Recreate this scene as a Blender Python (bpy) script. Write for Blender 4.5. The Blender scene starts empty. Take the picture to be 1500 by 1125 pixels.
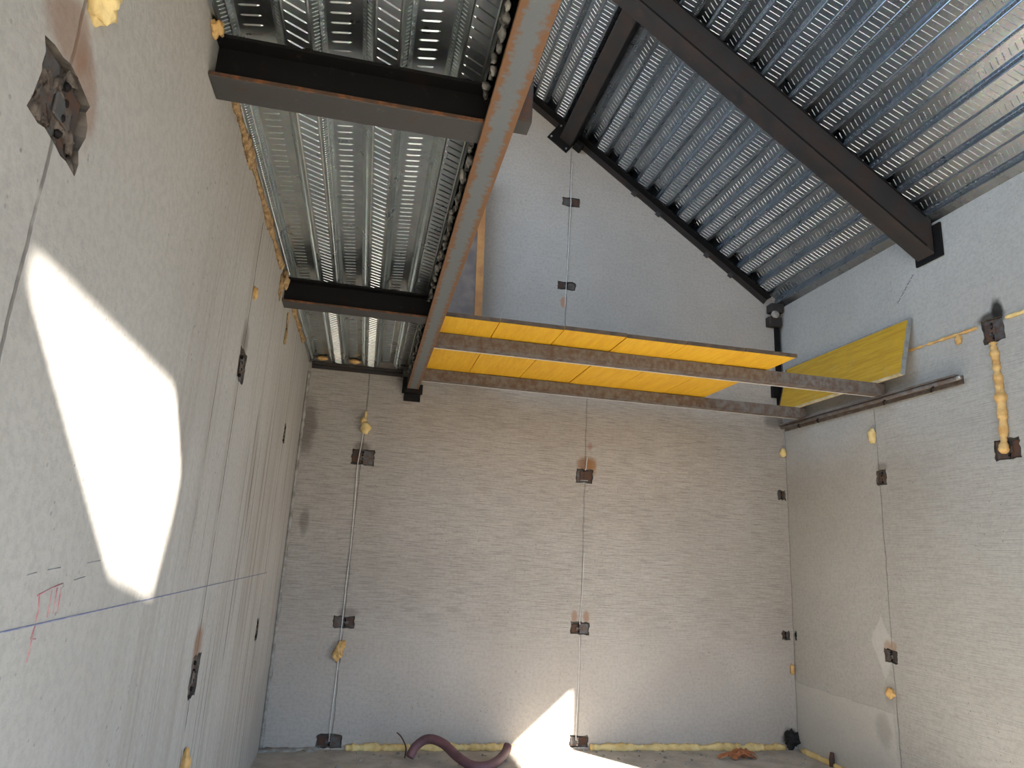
import bpy, bmesh, math, random
from mathutils import Vector, Matrix, noise

S = bpy.context.scene
C = S.collection

# ------------------------------------------------------------------ camera
cam_d = bpy.data.cameras.new('camera')
cam_d.sensor_width = 36.0
cam_d.lens = 1003.7452 / 1500 * 36.0
cam_d.clip_start = 0.05
cam = bpy.data.objects.new('camera', cam_d)
C.objects.link(cam)
R_ = Vector((0.97637571, -0.20943116, 0.05318888))
U_ = Vector((-0.10090698, -0.22426298, 0.96929041))
F_ = Vector((0.19107132, 0.95175874, 0.24009799))
cam.matrix_world = Matrix(((R_.x, U_.x, -F_.x, 0.62366), (R_.y, U_.y, -F_.y, -6.19422),
                           (R_.z, U_.z, -F_.z, 1.6), (0, 0, 0, 1)))
S.camera = cam

# ------------------------------------------------------------------ light
S.view_settings.view_transform = 'Standard'
S.view_settings.look = 'None'
S.view_settings.gamma = 1.0
S.view_settings.use_curve_mapping = False
S.view_settings.exposure = 1.15
S.cycles.max_bounces = 10
S.cycles.diffuse_bounces = 7
S.cycles.glossy_bounces = 6
S.cycles.sample_clamp_indirect = 6.0
S.cycles.use_denoising = True
S.cycles.caustics_reflective = False

world = bpy.data.worlds.new('sky')
S.world = world
world.use_nodes = True
bg = world.node_tree.nodes['Background']
bg.inputs['Color'].default_value = (0.52, 0.73, 1.0, 1)
bg.inputs['Strength'].default_value = 2.6

SUN_DIR = Vector((0.37, -0.47, 0.33))          # towards the sun
sun_d = bpy.data.lights.new('sun', 'SUN')
sun_d.energy = 21.0
sun_d.angle = math.radians(0.9)
sun_d.color = (1.0, 0.94, 0.86)
sun = bpy.data.objects.new('sun', sun_d)
C.objects.link(sun)
sun.rotation_euler = SUN_DIR.to_track_quat('Z', 'Y').to_euler()
sun.location = (12, -18, 14)

def portal(name, loc, direction, sx, sy):      # guides sampling through an opening, gives no light itself
    d = bpy.data.lights.new(name, 'AREA')
    d.shape = 'RECTANGLE'
    d.size, d.size_y = sx, sy
    d.cycles.is_portal = True
    o = bpy.data.objects.new(name, d)
    o.location = loc
    o.rotation_euler = Vector(direction).to_track_quat('-Z', 'Z').to_euler()
    C.objects.link(o)

W = 4.728            # room width
YR = -7.4            # rear wall
ZE = 4.28            # eave of the sloped roof at the right wall
TH = math.atan(0.71) # roof pitch
cT, sT = math.cos(TH), math.sin(TH)
portal('portal_side', (W + 0.22, -4.25, 1.25), (-1, 0, 0), 2.9, 2.5)
portal('portal_rear', (1.6, YR - 0.22, 1.45), (0, 1, 0), 2.9, 2.9)
portal('portal_upper', (-0.22, -2.9, 5.15), (1, 0, 0), 4.6, 1.5)
portal('portal_gable', (1.6, YR - 0.22, 5.0), (0, 1, 0), 2.8, 3.4)

# ------------------------------------------------------------------ helpers
class MB:
    def __init__(self):
        self.v, self.f, self.m, self.s = [], [], [], []
    def add(self, vs, fs, mi=0, smooth=False):
        b = len(self.v)
        self.v += [tuple(p) for p in vs]
        for f in fs:
            self.f.append(tuple(b + i for i in f)); self.m.append(mi); self.s.append(smooth)
        return self
    def box(self, lo, hi, mi=0, T=None):
        x0, y0, z0 = lo; x1, y1, z1 = hi
        vs = [(x0, y0, z0), (x1, y0, z0), (x1, y1, z0), (x0, y1, z0), (x0, y0, z1), (x1, y0, z1), (x1, y1, z1), (x0, y1, z1)]
        if T: vs = [T(*p) for p in vs]
        return self.add(vs, [(0, 3, 2, 1), (4, 5, 6, 7), (0, 1, 5, 4), (1, 2, 6, 5), (2, 3, 7, 6), (3, 0, 4, 7)], mi)
    def prism(self, poly, ext, mi=0):
        n = len(poly); e = Vector(ext)
        a = [Vector(p) for p in poly]; b = [p + e for p in a]
        fs = [tuple(range(n))[::-1], tuple(range(n, 2 * n))] + [(i, (i + 1) % n, n + (i + 1) % n, n + i) for i in range(n)]
        return self.add(a + b, fs, mi)
    def tube(self, path, r, n=10, mi=0, smooth=True, squash=None):
        P = [Vector(p) for p in path]; vs, fs = [], []
        up = Vector((0.13, 0.21, 0.97))
        for i, p in enumerate(P):
            t = (P[min(i + 1, len(P) - 1)] - P[max(i - 1, 0)]).normalized()
            a = t.cross(up)
            if a.length < 1e-4: a = t.cross(Vector((1, 0, 0)))
            a.normalize(); b = a.cross(t).normalized()
            rr = r[i] if isinstance(r, (list, tuple)) else r
            for k in range(n):
                q = 2 * math.pi * k / n
                vs.append(p + a * (rr * math.cos(q)) + b * (rr * math.sin(q)))
        for i in range(len(P) - 1):
            for k in range(n):
                fs.append((i * n + k, i * n + (k + 1) % n, (i + 1) * n + (k + 1) % n, (i + 1) * n + k))
        fs.append(tuple(range(n))[::-1]); fs.append(tuple((len(P) - 1) * n + k for k in range(n)))
        return self.add(vs, fs, mi, smooth)
    def blob(self, c, rad, seed=0, amp=0.35, freq=1.6, nu=14, nv=9, mi=0, flat=None):
        c = Vector(c); vs, fs = [], []
        for j in range(nv + 1):
            ph = math.pi * j / nv
            for i in range(nu):
                t = 2 * math.pi * i / nu
                d = Vector((math.sin(ph) * math.cos(t), math.sin(ph) * math.sin(t), math.cos(ph)))
                k = 1 + amp * noise.noise(d * freq + Vector((seed * 3.7, seed * 1.3, seed * 7.1)))
                vs.append(c + Vector((d.x * rad[0], d.y * rad[1], d.z * rad[2])) * k)
        for j in range(nv):
            for i in range(nu):
                fs.append((j * nu + i, (j + 1) * nu + i, (j + 1) * nu + (i + 1) % nu, j * nu + (i + 1) % nu))
        return self.add(vs, fs, mi, True)
    def build(self, name, mats, parent=None, origin=None, bevel=0):
        me = bpy.data.meshes.new(name)
        o = bpy.data.objects.new(name, me)
        C.objects.link(o)
        off = Vector((0, 0, 0))
        if parent is not None:
            o.parent = parent; off = parent.location
        elif origin is not None:
            off = Vector(origin); o.location = off
        me.from_pydata([tuple(Vector(p) - off) for p in self.v], [], self.f)
        if not isinstance(mats, (list, tuple)): mats = [mats]
        for m in mats: me.materials.append(m)
        me.polygons.foreach_set('material_index', self.m)
        me.polygons.foreach_set('use_smooth', self.s)
        me.update()
        if bevel:
            b = o.modifiers.new('bevel', 'BEVEL'); b.width = bevel; b.segments = 2; b.limit_method = 'ANGLE'
        return o

def tag(o, label, cat, group=None, kind=None):
    o['label'] = label; o['category'] = cat
    if group: o['group'] = group
    if kind: o['kind'] = kind
    return o

def thing(name, loc, label, cat, group=None):
    o = bpy.data.objects.new(name, None)
    o.empty_display_size = 0.1
    o.location = loc
    C.objects.link(o)
    return tag(o, label, cat, group)

def struct(o, label=None, cat=None):
    o['kind'] = 'structure'
    if label: o['label'] = label; o['category'] = cat
    return o

# ------------------------------------------------------------------ materials
def lin(r, g, b):
    f = lambda c: (c / 255 / 12.92) if c / 255 <= 0.04045 else ((c / 255 + 0.055) / 1.055) ** 2.4
    return (f(r), f(g), f(b), 1)

class NT:
    def __init__(self, name):
        self.mat = bpy.data.materials.new(name); self.mat.use_nodes = True
        self.t = self.mat.node_tree; self.b = self.t.nodes['Principled BSDF']
        self.pos = self.n('ShaderNodeNewGeometry').outputs['Position']
    def n(self, kind, **kw):
        nd = self.t.nodes.new(kind)
        for k, v in kw.items(): setattr(nd, k, v)
        return nd
    def l(self, a, b): self.t.links.new(a, b)
    def put(self, sock, v):
        if hasattr(v, 'is_linked') or isinstance(v, bpy.types.NodeSocket): self.l(v, sock)
        else: sock.default_value = v
    def math(self, op, a, b=0.0, c=None, clamp=False):
        m = self.n('ShaderNodeMath', operation=op, use_clamp=clamp)
        self.put(m.inputs[0], a); self.put(m.inputs[1], b)
        if c is not None: self.put(m.inputs[2], c)
        return m.outputs[0]
    def scale(self, vec, s, loc=(0, 0, 0)):
        m = self.n('ShaderNodeMapping'); self.l(vec, m.inputs['Vector'])
        m.inputs['Scale'].default_value = s; m.inputs['Location'].default_value = loc
        return m.outputs[0]
    def noise(self, sc, detail=4, rough=0.55, vec=None, dist=0.0):
        m = self.n('ShaderNodeTexNoise'); self.l(vec or self.pos, m.inputs['Vector'])
        m.inputs['Scale'].default_value = sc; m.inputs['Detail'].default_value = detail
        m.inputs['Roughness'].default_value = rough; m.inputs['Distortion'].default_value = dist
        return m.outputs['Fac']
    def step(self, v, a, b):
        m = self.n('ShaderNodeMapRange', interpolation_type='SMOOTHSTEP'); self.put(m.inputs['Value'], v)
        m.inputs['From Min'].default_value = a; m.inputs['From Max'].default_value = b
        return m.outputs[0]
    def mix(self, fac, a, b, mode='MIX'):
        m = self.n('ShaderNodeMix', data_type='RGBA', blend_type=mode)
        self.put(m.inputs['Factor'], fac); self.put(m.inputs['A'] if False else m.inputs[6], a); self.put(m.inputs[7], b)
        return m.outputs[2]
    def bump(self, h, strength=0.3, dist=0.01, prev=None):
        m = self.n('ShaderNodeBump'); self.put(m.inputs['Height'], h)
        m.inputs['Strength'].default_value = strength; m.inputs['Distance'].default_value = dist
        if prev: self.l(prev, m.inputs['Normal'])
        return m.outputs[0]
    def xyz(self):
        m = self.n('ShaderNodeSeparateXYZ'); self.l(self.pos, m.inputs[0]); return m.outputs
    def out(self, col=None, rough=None, metal=None, normal=None):
        if col is not None: self.put(self.b.inputs['Base Color'], col)
        if rough is not None: self.put(self.b.inputs['Roughness'], rough)
        if metal is not None: self.put(self.b.inputs['Metallic'], metal)
        if normal is not None: self.l(normal, self.b.inputs['Normal'])
        return self.mat

def simple(name, c1, c2, rough=0.8, metal=0.0, sc=12, bump=0.2, bsc=60, bd=0.004, spec=None):
    t = NT(name)
    col = t.mix(t.step(t.noise(sc, 6), 0.35, 0.68), c1, c2)
    t.out(col, rough, metal, t.bump(t.noise(bsc, 5), bump, bd))
    if spec is not None: t.b.inputs['Specular IOR Level'].default_value = spec
    return t.mat

def concrete(name, axis, base, dark, broom=False, scratches=False, stains=(), joints=(), skim=False, pits=True):
    """axis: 0 or 1, the world axis that runs along the wall; z runs up it"""
    t = NT(name)
    p = t.xyz(); u, z = p[axis], p[2]
    blot = t.noise(0.9, 5, 0.6)
    col = t.mix(t.step(blot, 0.3, 0.72), base, dark)
    fine = t.noise(38, 6, 0.65)
    col = t.mix(t.math('MULTIPLY', t.step(fine, 0.42, 0.62), 0.30), col, (dark[0] * 0.72, dark[1] * 0.72, dark[2] * 0.72, 1))
    speck = t.n('ShaderNodeTexVoronoi'); t.l(t.pos, speck.inputs['Vector']); speck.inputs['Scale'].default_value = 26
    h = t.math('MULTIPLY', fine, 0.6)
    if pits:
        pit = t.math('MULTIPLY', t.step(speck.outputs['Distance'], 0.16, 0.07), t.step(t.noise(1.7, 3), 0.46, 0.62))
        col = t.mix(t.math('MULTIPLY', pit, 0.6), col, (0.09, 0.08, 0.07, 1))
    if broom:
        st = (1.6, 1.6, 52)
        br = t.noise(3.2, 4, 0.6, t.scale(t.pos, st), 0.4)
        fade = t.step(z, 0.55, 1.3)
        if axis == 1: fade = t.math('MULTIPLY', t.step(u, -1.2, -1.45), 0.4)
        fade = t.math('ADD', t.math('MULTIPLY', fade, 0.85), 0.15)
        up = t.math('SUBTRACT', 1.0, t.math('MULTIPLY', t.step(z, 3.0, 3.5), 0.8))
        fade = t.math('MULTIPLY', fade, up)
        h = t.math('ADD', h, t.math('MULTIPLY', br, t.math('MULTIPLY', fade, 1.9)))
        col = t.mix(t.math('MULTIPLY', t.math('MULTIPLY', t.step(br, 0.55, 0.36), fade), 0.62), col, (dark[0] * 0.55, dark[1] * 0.53, dark[2] * 0.5, 1))
    if scratches:
        sv = t.scale(t.pos, (1, 19, 0.22))
        sc = t.noise(1.6, 3, 0.7, sv)
        sm = t.math('MULTIPLY', t.step(sc, 0.60, 0.65), t.step(t.noise(0.9, 2), 0.42, 0.54))
        sm = t.math('MULTIPLY', sm, t.step(u, -3.95, -3.3))
        col = t.mix(t.math('MULTIPLY', sm, 0.75), col, (0.07, 0.06, 0.05, 1))
        streak = t.noise(1.2, 3, 0.6, t.scale(t.pos, (1, 9, 0.3)))
        col = t.mix(t.math('MULTIPLY', t.step(streak, 0.45, 0.7), t.math('MULTIPLY', t.step(u, -4.6, -3.4), 0.6)), col, (dark[0] * 0.78, dark[1] * 0.74, dark[2] * 0.68, 1))
        h = t.math('SUBTRACT', h, t.math('MULTIPLY', sm, 0.8))
    if skim:     # smoother skim coat beside the corner and a paler patch at its foot
        wob = t.math('MULTIPLY', t.math('SUBTRACT', t.noise(3.0, 3), 0.5), 0.25)
        edge = t.math('ADD', 0.575, t.math('MULTIPLY', wob, 0.25))
        low = t.step(t.math('SUBTRACT', z, edge), 0.006, -0.006)
        inn = t.step(t.math('ADD', u, t.math('MULTIPLY', wob, 0.4)), -1.28, -1.24)
        m = t.math('MULTIPLY', low, inn)
        col = t.mix(t.math('MULTIPLY', m, 0.4), col, (min(1, base[0] * 1.25), base[1] * 1.25, base[2] * 1.25, 1))
        # torn pale flake left of the middle weld plate
        fy = t.math('ABSOLUTE', t.math('ADD', u, 1.19)); fz = t.math('ABSOLUTE', t.math('SUBTRACT', z, 1.07))
        fl = t.step(t.math('ADD', t.math('ADD', t.math('MULTIPLY', fy, 1.6), t.math('MULTIPLY', fz, 0.7)), wob), 0.21, 0.17)
        col = t.mix(t.math('MULTIPLY', fl, 0.35), col, (base[0] * 1.4, base[1] * 1.42, base[2] * 1.45, 1))
        h = t.math('ADD', h, t.math('MULTIPLY', m, 0.8))
    for (pu, amp, z0, z1) in joints:     # fine dark joints between the precast panels
        wob = t.math('MULTIPLY', t.math('SUBTRACT', t.noise(5.0, 3), 0.5), 0.03)
        d = t.math('ABSOLUTE', t.math('SUBTRACT', t.math('ADD', u, wob), pu))
        j = t.math('MULTIPLY', t.step(d, 0.008, 0.003), t.step(t.noise(7, 3), 0.30, 0.44))
        j = t.math('MULTIPLY', j, t.math('MULTIPLY', t.step(z, z0 - 0.01, z0), t.step(z, z1, z1 - 0.01)))
        col = t.mix(t.math('MULTIPLY', j, amp), col, (0.07, 0.06, 0.055, 1))
        h = t.math('SUBTRACT', h, t.math('MULTIPLY', j, 0.8))
    wobs = t.math('MULTIPLY', t.math('SUBTRACT', t.noise(9.0, 4), 0.5), 0.9)
    for (pu, pz, ru, rz, c, a) in stains:
        du = t.math('DIVIDE', t.math('SUBTRACT', u, pu), ru); dz = t.math('DIVIDE', t.math('SUBTRACT', z, pz), rz)
        d = t.math('SQRT', t.math('ADD', t.math('MULTIPLY', du, du), t.math('MULTIPLY', dz, dz)))
        m = t.step(t.math('ADD', d, wobs), 1.1, 0.45)
        col = t.mix(t.math('MULTIPLY', m, a), col, c)
    t.out(col, 0.88, 0.0, t.bump(h, 0.55, 0.008))
    t.b.inputs['Specular IOR Level'].default_value = 0.25
    return t.mat

RUSTC = (0.22, 0.10, 0.045, 1); SOOT = (0.05, 0.035, 0.025, 1)
m_back = concrete('concrete_brushed', 0, (0.49, 0.45, 0.405, 1), (0.42, 0.38, 0.34, 1), broom=True,
    joints=[(0.545, 0.5, 0, 3.2), (2.615, 0.35, 0, 3.1), (2.37, 0.45, 3.1, 5.75)],
    stains=[(2.62, 2.44, 0.10, 0.10, RUSTC, 0.8), (2.68, 2.43, 0.06, 0.09, (0.30, 0.14, 0.05, 1), 0.7), (2.55, 1.08, 0.035, 0.07, (0.30, 0.16, 0.09, 1), 0.7), (2.665, 1.08, 0.035, 0.07, (0.30, 0.16, 0.09, 1), 0.7),
            (0.55, 2.45, 0.09, 0.05, SOOT, 0.5), (0.57, 1.05, 0.10, 0.05, SOOT, 0.35), (0.06, 2.6, 0.09, 0.3, (0.1, 0.085, 0.07, 1), 0.55), (0.13, 1.77, 0.05, 0.13, SOOT, 0.4),
            (4.66, 0.1, 0.10, 0.09, (0.012, 0.01, 0.01, 1), 0.95), (2.34, 4.05, 0.035, 0.07, (0.45, 0.20, 0.09, 1), 0.7), (2.655, 2.63, 0.03, 0.05, (0.28, 0.12, 0.09, 1), 0.5), (4.62, 3.05, 0.14, 0.08, SOOT, 0.5),
            (0.9, 3.12, 0.12, 0.10, SOOT, 0.6)])
m_left = concrete('concrete_scratched', 1, (0.46, 0.445, 0.415, 1), (0.40, 0.38, 0.35, 1), scratches=True,
    joints=[(-4.93, 0.6, 0, 3.1), (-2.95, 0.9, 0, 3.1), (-1.09, 0.8, 0, 3.1)],
    stains=[(-4.96, 2.5, 0.12, 0.08, RUSTC, 0.55), (-4.86, 2.42, 0.08, 0.12, RUSTC, 0.5), (-2.95, 2.5, 0.10, 0.10, SOOT, 0.5), (-2.95, 1.16, 0.09, 0.11, RUSTC, 0.7)])
m_right = concrete('concrete_right', 1, (0.45, 0.44, 0.41, 1), (0.39, 0.375, 0.345, 1), broom=True, skim=True,
    joints=[(-1.29, 0.35, 0, 2.95), (-0.012, 0.4, 0, 4.2)],
    stains=[(-1.24, 1.06, 0.05, 0.06, (0.32, 0.19, 0.10, 1), 0.6), (-1.3, 1.06, 0.05, 0.05, (0.32, 0.19, 0.10, 1), 0.6), (-1.32, 2.45, 0.08, 0.05, SOOT, 0.4),
            (-2.525, 3.385, 0.055, 0.11, (0.012, 0.011, 0.01, 1), 0.95), (-2.46, 3.365, 0.12, 0.05, (0.015, 0.013, 0.012, 1), 0.85), (-1.25, 0.70, 0.09, 0.09, (0.28, 0.26, 0.23, 1), 0.5), (-1.13, 0.42, 0.10, 0.14, (0.26, 0.245, 0.22, 1), 0.5)])
m_pocket = simple('pocket_mortar', (0.06, 0.05, 0.042, 1), (0.17, 0.145, 0.12, 1), 0.95, sc=20, bump=0.7)
m_floor = simple('floor_screed', (0.50, 0.465, 0.41, 1), (0.37, 0.335, 0.29, 1), 0.92, sc=5, bump=0.8, bsc=30, bd=0.012)
m_ground = simple('site_ground', (0.34, 0.29, 0.22, 1), (0.27, 0.23, 0.18, 1), 0.95, sc=2, bump=0.4, bsc=10)
m_rear = simple('concrete_plain', (0.42, 0.40, 0.37, 1), (0.36, 0.345, 0.32, 1), 0.9, sc=2)

def galvanized(name, base, r0, r1):
    t = NT(name)
    blot = t.noise(5.5, 5, 0.6)
    spang = t.n('ShaderNodeTexVoronoi'); t.l(t.pos, spang.inputs['Vector']); spang.inputs['Scale'].default_value = 70
    col = t.mix(t.step(blot, 0.3, 0.7), base, (base[0] * 0.82, base[1] * 0.84, base[2] * 0.85, 1))
    col = t.mix(0.08, col, spang.outputs['Color'])
    rough = t.math('ADD', r0, t.math('MULTIPLY', t.noise(9, 4), r1 - r0))
    wav = t.noise(2.2, 3, 0.5, t.scale(t.pos, (3, 1, 3)))
    return t.out(col, rough, 1.0, t.bump(t.math('ADD', t.math('MULTIPLY', wav, 1.0), t.math('MULTIPLY', t.noise(60, 3), 0.03)), 0.12, 0.010))
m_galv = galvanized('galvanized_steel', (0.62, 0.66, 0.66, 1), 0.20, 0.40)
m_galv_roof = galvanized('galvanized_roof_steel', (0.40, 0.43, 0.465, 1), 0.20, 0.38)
m_nearblack = simple('near_black', (0.012, 0.011, 0.011, 1), (0.03, 0.024, 0.02, 1), 0.9)

def rusty(name, steel, rust, lo, hi, rough=0.65, metal=0.35, sc=14, stretch=(1, 1, 1), edge=None):
    t = NT(name)
    v = t.scale(t.pos, stretch)
    n1 = t.noise(sc, 7, 0.68, v)
    f = n1
    if edge:                                  # rust creeps in from both flange edges
        d = t.math('ABSOLUTE', t.math('SUBTRACT', t.xyz()[edge[0]], edge[1]))
        f = t.math('ADD', n1, t.math('MULTIPLY', t.math('SUBTRACT', t.math('DIVIDE', d, edge[2]), 0.62), 0.55))
    m = t.step(f, lo, hi)
    col = t.mix(m, steel, rust)
    col = t.mix(t.math('MULTIPLY', t.step(t.noise(sc * 4, 4, 0.7, v), 0.60, 0.72), 0.35), col, (steel[0] * 1.9 + 0.03, steel[1] * 1.9 + 0.03, steel[2] * 1.9 + 0.03, 1))
    return t.out(col, t.math('ADD', rough, t.math('MULTIPLY', m, 0.2)), t.math('MULTIPLY', t.math('SUBTRACT', 1.0, m), metal), t.bump(n1, 0.35, 0.005))
m_blacksteel = rusty('black_mill_steel', (0.006, 0.0055, 0.0055, 1), (0.016, 0.009, 0.006, 1), 0.50, 0.72, 0.65, 0.0, sc=5)
m_blacksteel.node_tree.nodes['Principled BSDF'].inputs['Specular IOR Level'].default_value = 0.2
m_flange = rusty('rust_edged_flange', (0.055, 0.052, 0.05, 1), (0.075, 0.038, 0.022, 1), 0.60, 0.8, 0.6, 0.1, sc=7)
m_rustline = rusty('rust_line', (0.09, 0.05, 0.03, 1), (0.20, 0.08, 0.03, 1), 0.45, 0.6, 0.7, 0.2, sc=20)
m_mainflange = rusty('weathered_mill_scale', (0.155, 0.17, 0.178, 1), (0.18, 0.088, 0.04, 1), 0.36, 0.60, 0.6, 0.25, sc=9, stretch=(3, 3.5, 1), edge=(0, 0.9375, 0.0525))
m_rafter = rusty('brown_primed_steel', (0.022, 0.019, 0.018, 1), (0.040, 0.024, 0.018, 1), 0.42, 0.68, 0.6, 0.0, sc=6)
m_oldbeam = rusty('rusty_grey_steel', (0.165, 0.15, 0.14, 1), (0.115, 0.075, 0.055, 1), 0.38, 0.64, 0.7, 0.15, sc=12, stretch=(1.6, 1, 1.4))
m_oldlip = rusty('pale_flange_edge', (0.72, 0.68, 0.63, 1), (0.40, 0.30, 0.22, 1), 0.55, 0.78, 0.55, 0.0, sc=11)
m_plate = rusty('weld_plate_steel', (0.10, 0.10, 0.10, 1), (0.085, 0.045, 0.028, 1), 0.42, 0.60, 0.5, 0.4, sc=24)
m_plate_b = rusty('rusted_plate_steel', (0.06, 0.045, 0.04, 1), (0.10, 0.045, 0.025, 1), 0.40, 0.6, 0.75, 0.2, sc=24)
m_bright = simple('bright_weld', (0.5, 0.48, 0.45, 1), (0.25, 0.22, 0.2, 1), 0.45, 0.6, sc=40)
m_foam = simple('expanding_foam', (0.72, 0.47, 0.19, 1), (0.55, 0.31, 0.10, 1), 0.8, sc=14, bump=0.5, bsc=45, bd=0.008)
m_foam_b = simple('aged_foam', (0.46, 0.31, 0.15, 1), (0.22, 0.13, 0.06, 1), 0.85, sc=30, bump=0.8, bsc=70, bd=0.008)
m_foam_p = simple('pale_expanding_foam', (0.82, 0.64, 0.30, 1), (0.66, 0.46, 0.18, 1), 0.75, sc=12, bump=0.5, bsc=40, bd=0.008)
m_string = simple('white_cord', (0.72, 0.71, 0.68, 1), (0.55, 0.53, 0.5, 1), 0.85)
m_mortar = simple('grey_mortar', (0.38, 0.36, 0.33, 1), (0.22, 0.2, 0.18, 1), 0.95, sc=16, bump=0.8)
m_brokem = simple('broken_mortar', (0.15, 0.12, 0.095, 1), (0.03, 0.02, 0.014, 1), 0.95, sc=26, bump=0.8)
m_drip = simple('mortar_drips', (0.04, 0.035, 0.03, 1), (0.42, 0.40, 0.36, 1), 0.9, sc=20, bump=0.6)
m_hose = simple('mauve_hose_rubber', (0.17, 0.075, 0.085, 1), (0.11, 0.055, 0.06, 1), 0.6, sc=9, bump=0.2)
m_blue = simple('blue_chalk', (0.19, 0.21, 0.36, 1), (0.30, 0.31, 0.40, 1), 0.9, sc=30)
m_red = simple('red_pencil', (0.50, 0.14, 0.16, 1), (0.45, 0.32, 0.30, 1), 0.9, sc=40)
m_pencil = simple('grey_pencil', (0.22, 0.22, 0.24, 1), (0.33, 0.32, 0.32, 1), 0.9, sc=40)
m_violet = simple('violet_pencil', (0.17, 0.13, 0.25, 1), (0.27, 0.24, 0.33, 1), 0.9, sc=40)
m_leaf = simple('dried_brown_scrap', (0.45, 0.17, 0.07, 1), (0.25, 0.09, 0.04, 1), 0.8, sc=25)
m_timber = simple('orange_timber', (0.50, 0.23, 0.07, 1), (0.36, 0.15, 0.05, 1), 0.7, sc=8)
m_ply = simple('stained_plywood', (0.20, 0.15, 0.12, 1), (0.12, 0.095, 0.085, 1), 0.8, sc=6)
m_bolt = simple('bolt_steel', (0.55, 0.53, 0.5, 1), (0.4, 0.38, 0.36, 1), 0.4, 0.8)

m_dust = simple('cement_dusted_face', (0.42, 0.40, 0.37, 1), (0.34, 0.30, 0.22, 1), 0.9, sc=6)

def yellow(name, c1, c2, axis_scale, wear=0.0):
    t = NT(name)
    g = t.noise(4, 5, 0.6, t.scale(t.pos, axis_scale), 0.6)
    col = t.mix(t.step(g, 0.3, 0.72), c1, c2)
    gr = t.noise(7, 3, 0.6, t.scale(t.pos, tuple(a * 2.2 for a in axis_scale)))
    col = t.mix(t.math('MULTIPLY', t.step(gr, 0.58, 0.68), 0.35), col, (0.35, 0.16, 0.015, 1))
    if wear:
        col = t.mix(t.math('MULTIPLY', t.step(t.noise(9, 5, 0.7), 0.56, 0.7), wear), col, (0.55, 0.42, 0.16, 1))
    t.out(col, 0.45, 0.0, t.bump(g, 0.12, 0.004))
    return t.mat
m_yel = yellow('yellow_shuttering_face', (0.86, 0.50, 0.025, 1), (0.76, 0.39, 0.015, 1), (9, 0.8, 1))
m_yel_w = yellow('worn_yellow_face', (0.66, 0.40, 0.03, 1), (0.52, 0.28, 0.02, 1), (1, 0.8, 12), 0.5)
m_yedge = simple('shuttering_edge', (0.10, 0.065, 0.04, 1), (0.05, 0.035, 0.025, 1), 0.8, sc=20)
m_gedge = simple('grey_edge_strip', (0.30, 0.31, 0.30, 1), (0.22, 0.23, 0.22, 1), 0.6, sc=20)
m_pale = simple('pale_edge_strip', (0.62, 0.55, 0.38, 1), (0.45, 0.36, 0.2, 1), 0.7, sc=20)

# ------------------------------------------------------------------ setting
rnd = random.Random(7)

def wall_with_holes(name, outer, holes, mats, to3, thick, normal):
    """outer / holes: loops in wall coordinates (u, z); a hole is (loop, depth); depth None runs right through"""
    nrm = Vector(normal)
    mb = MB()
    def fill(loops):
        bm = bmesh.new(); es = []
        for lp in loops:
            vs = [bm.verts.new((a, b, 0)) for a, b in lp]
            es += [bm.edges.new((vs[i], vs[(i + 1) % len(vs)])) for i in range(len(vs))]
        bmesh.ops.triangle_fill(bm, use_beauty=True, edges=es)
        bm.verts.index_update()
        V = [(v.co.x, v.co.y) for v in bm.verts]; Fs = [tuple(v.index for v in f.verts) for f in bm.faces]
        bm.free(); return V, Fs
    def face(V, Fs, depth, mi):
        mb.add([Vector(to3(a, b)) - nrm * depth for a, b in V], Fs, mi)
    def sides(lp, d0, d1, mi):
        n = len(lp)
        vs = [Vector(to3(a, b)) - nrm * d0 for a, b in lp] + [Vector(to3(a, b)) - nrm * d1 for a, b in lp]
        mb.add(vs, [(i, (i + 1) % n, n + (i + 1) % n, n + i) for i in range(n)], mi)
    V, Fs = fill([outer] + [h[0] for h in holes]); face(V, Fs, 0, 0)
    V, Fs = fill([outer] + [h[0] for h in holes if h[1] is None]); face(V, Fs, thick, 0)
    sides(outer, 0, thick, 0)
    for lp, d in holes:
        if d is None: sides(lp, 0, thick, 0)
        else:
            sides(lp, 0, d, 1); V, Fs = fill([lp]); face(V, Fs, d, 1)
    return struct(mb.build(name, mats))

def ragged(u, z, w, h, seed, j=0.012):
    r = random.Random(seed); pts = []
    for (a, b) in ((-1, -1), (1, -1), (1, 1), (-1, 1)):
        pass
    n = 6
    corners = [(-w / 2, -h / 2), (w / 2, -h / 2), (w / 2, h / 2), (-w / 2, h / 2)]
    for i in range(4):
        a = corners[i]; b = corners[(i + 1) % 4]
        for k in range(n):
            q = k / n
            pts.append((u + a[0] + (b[0] - a[0]) * q + r.uniform(-j, j), z + a[1] + (b[1] - a[1]) * q + r.uniform(-j, j)))
    return pts

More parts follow.
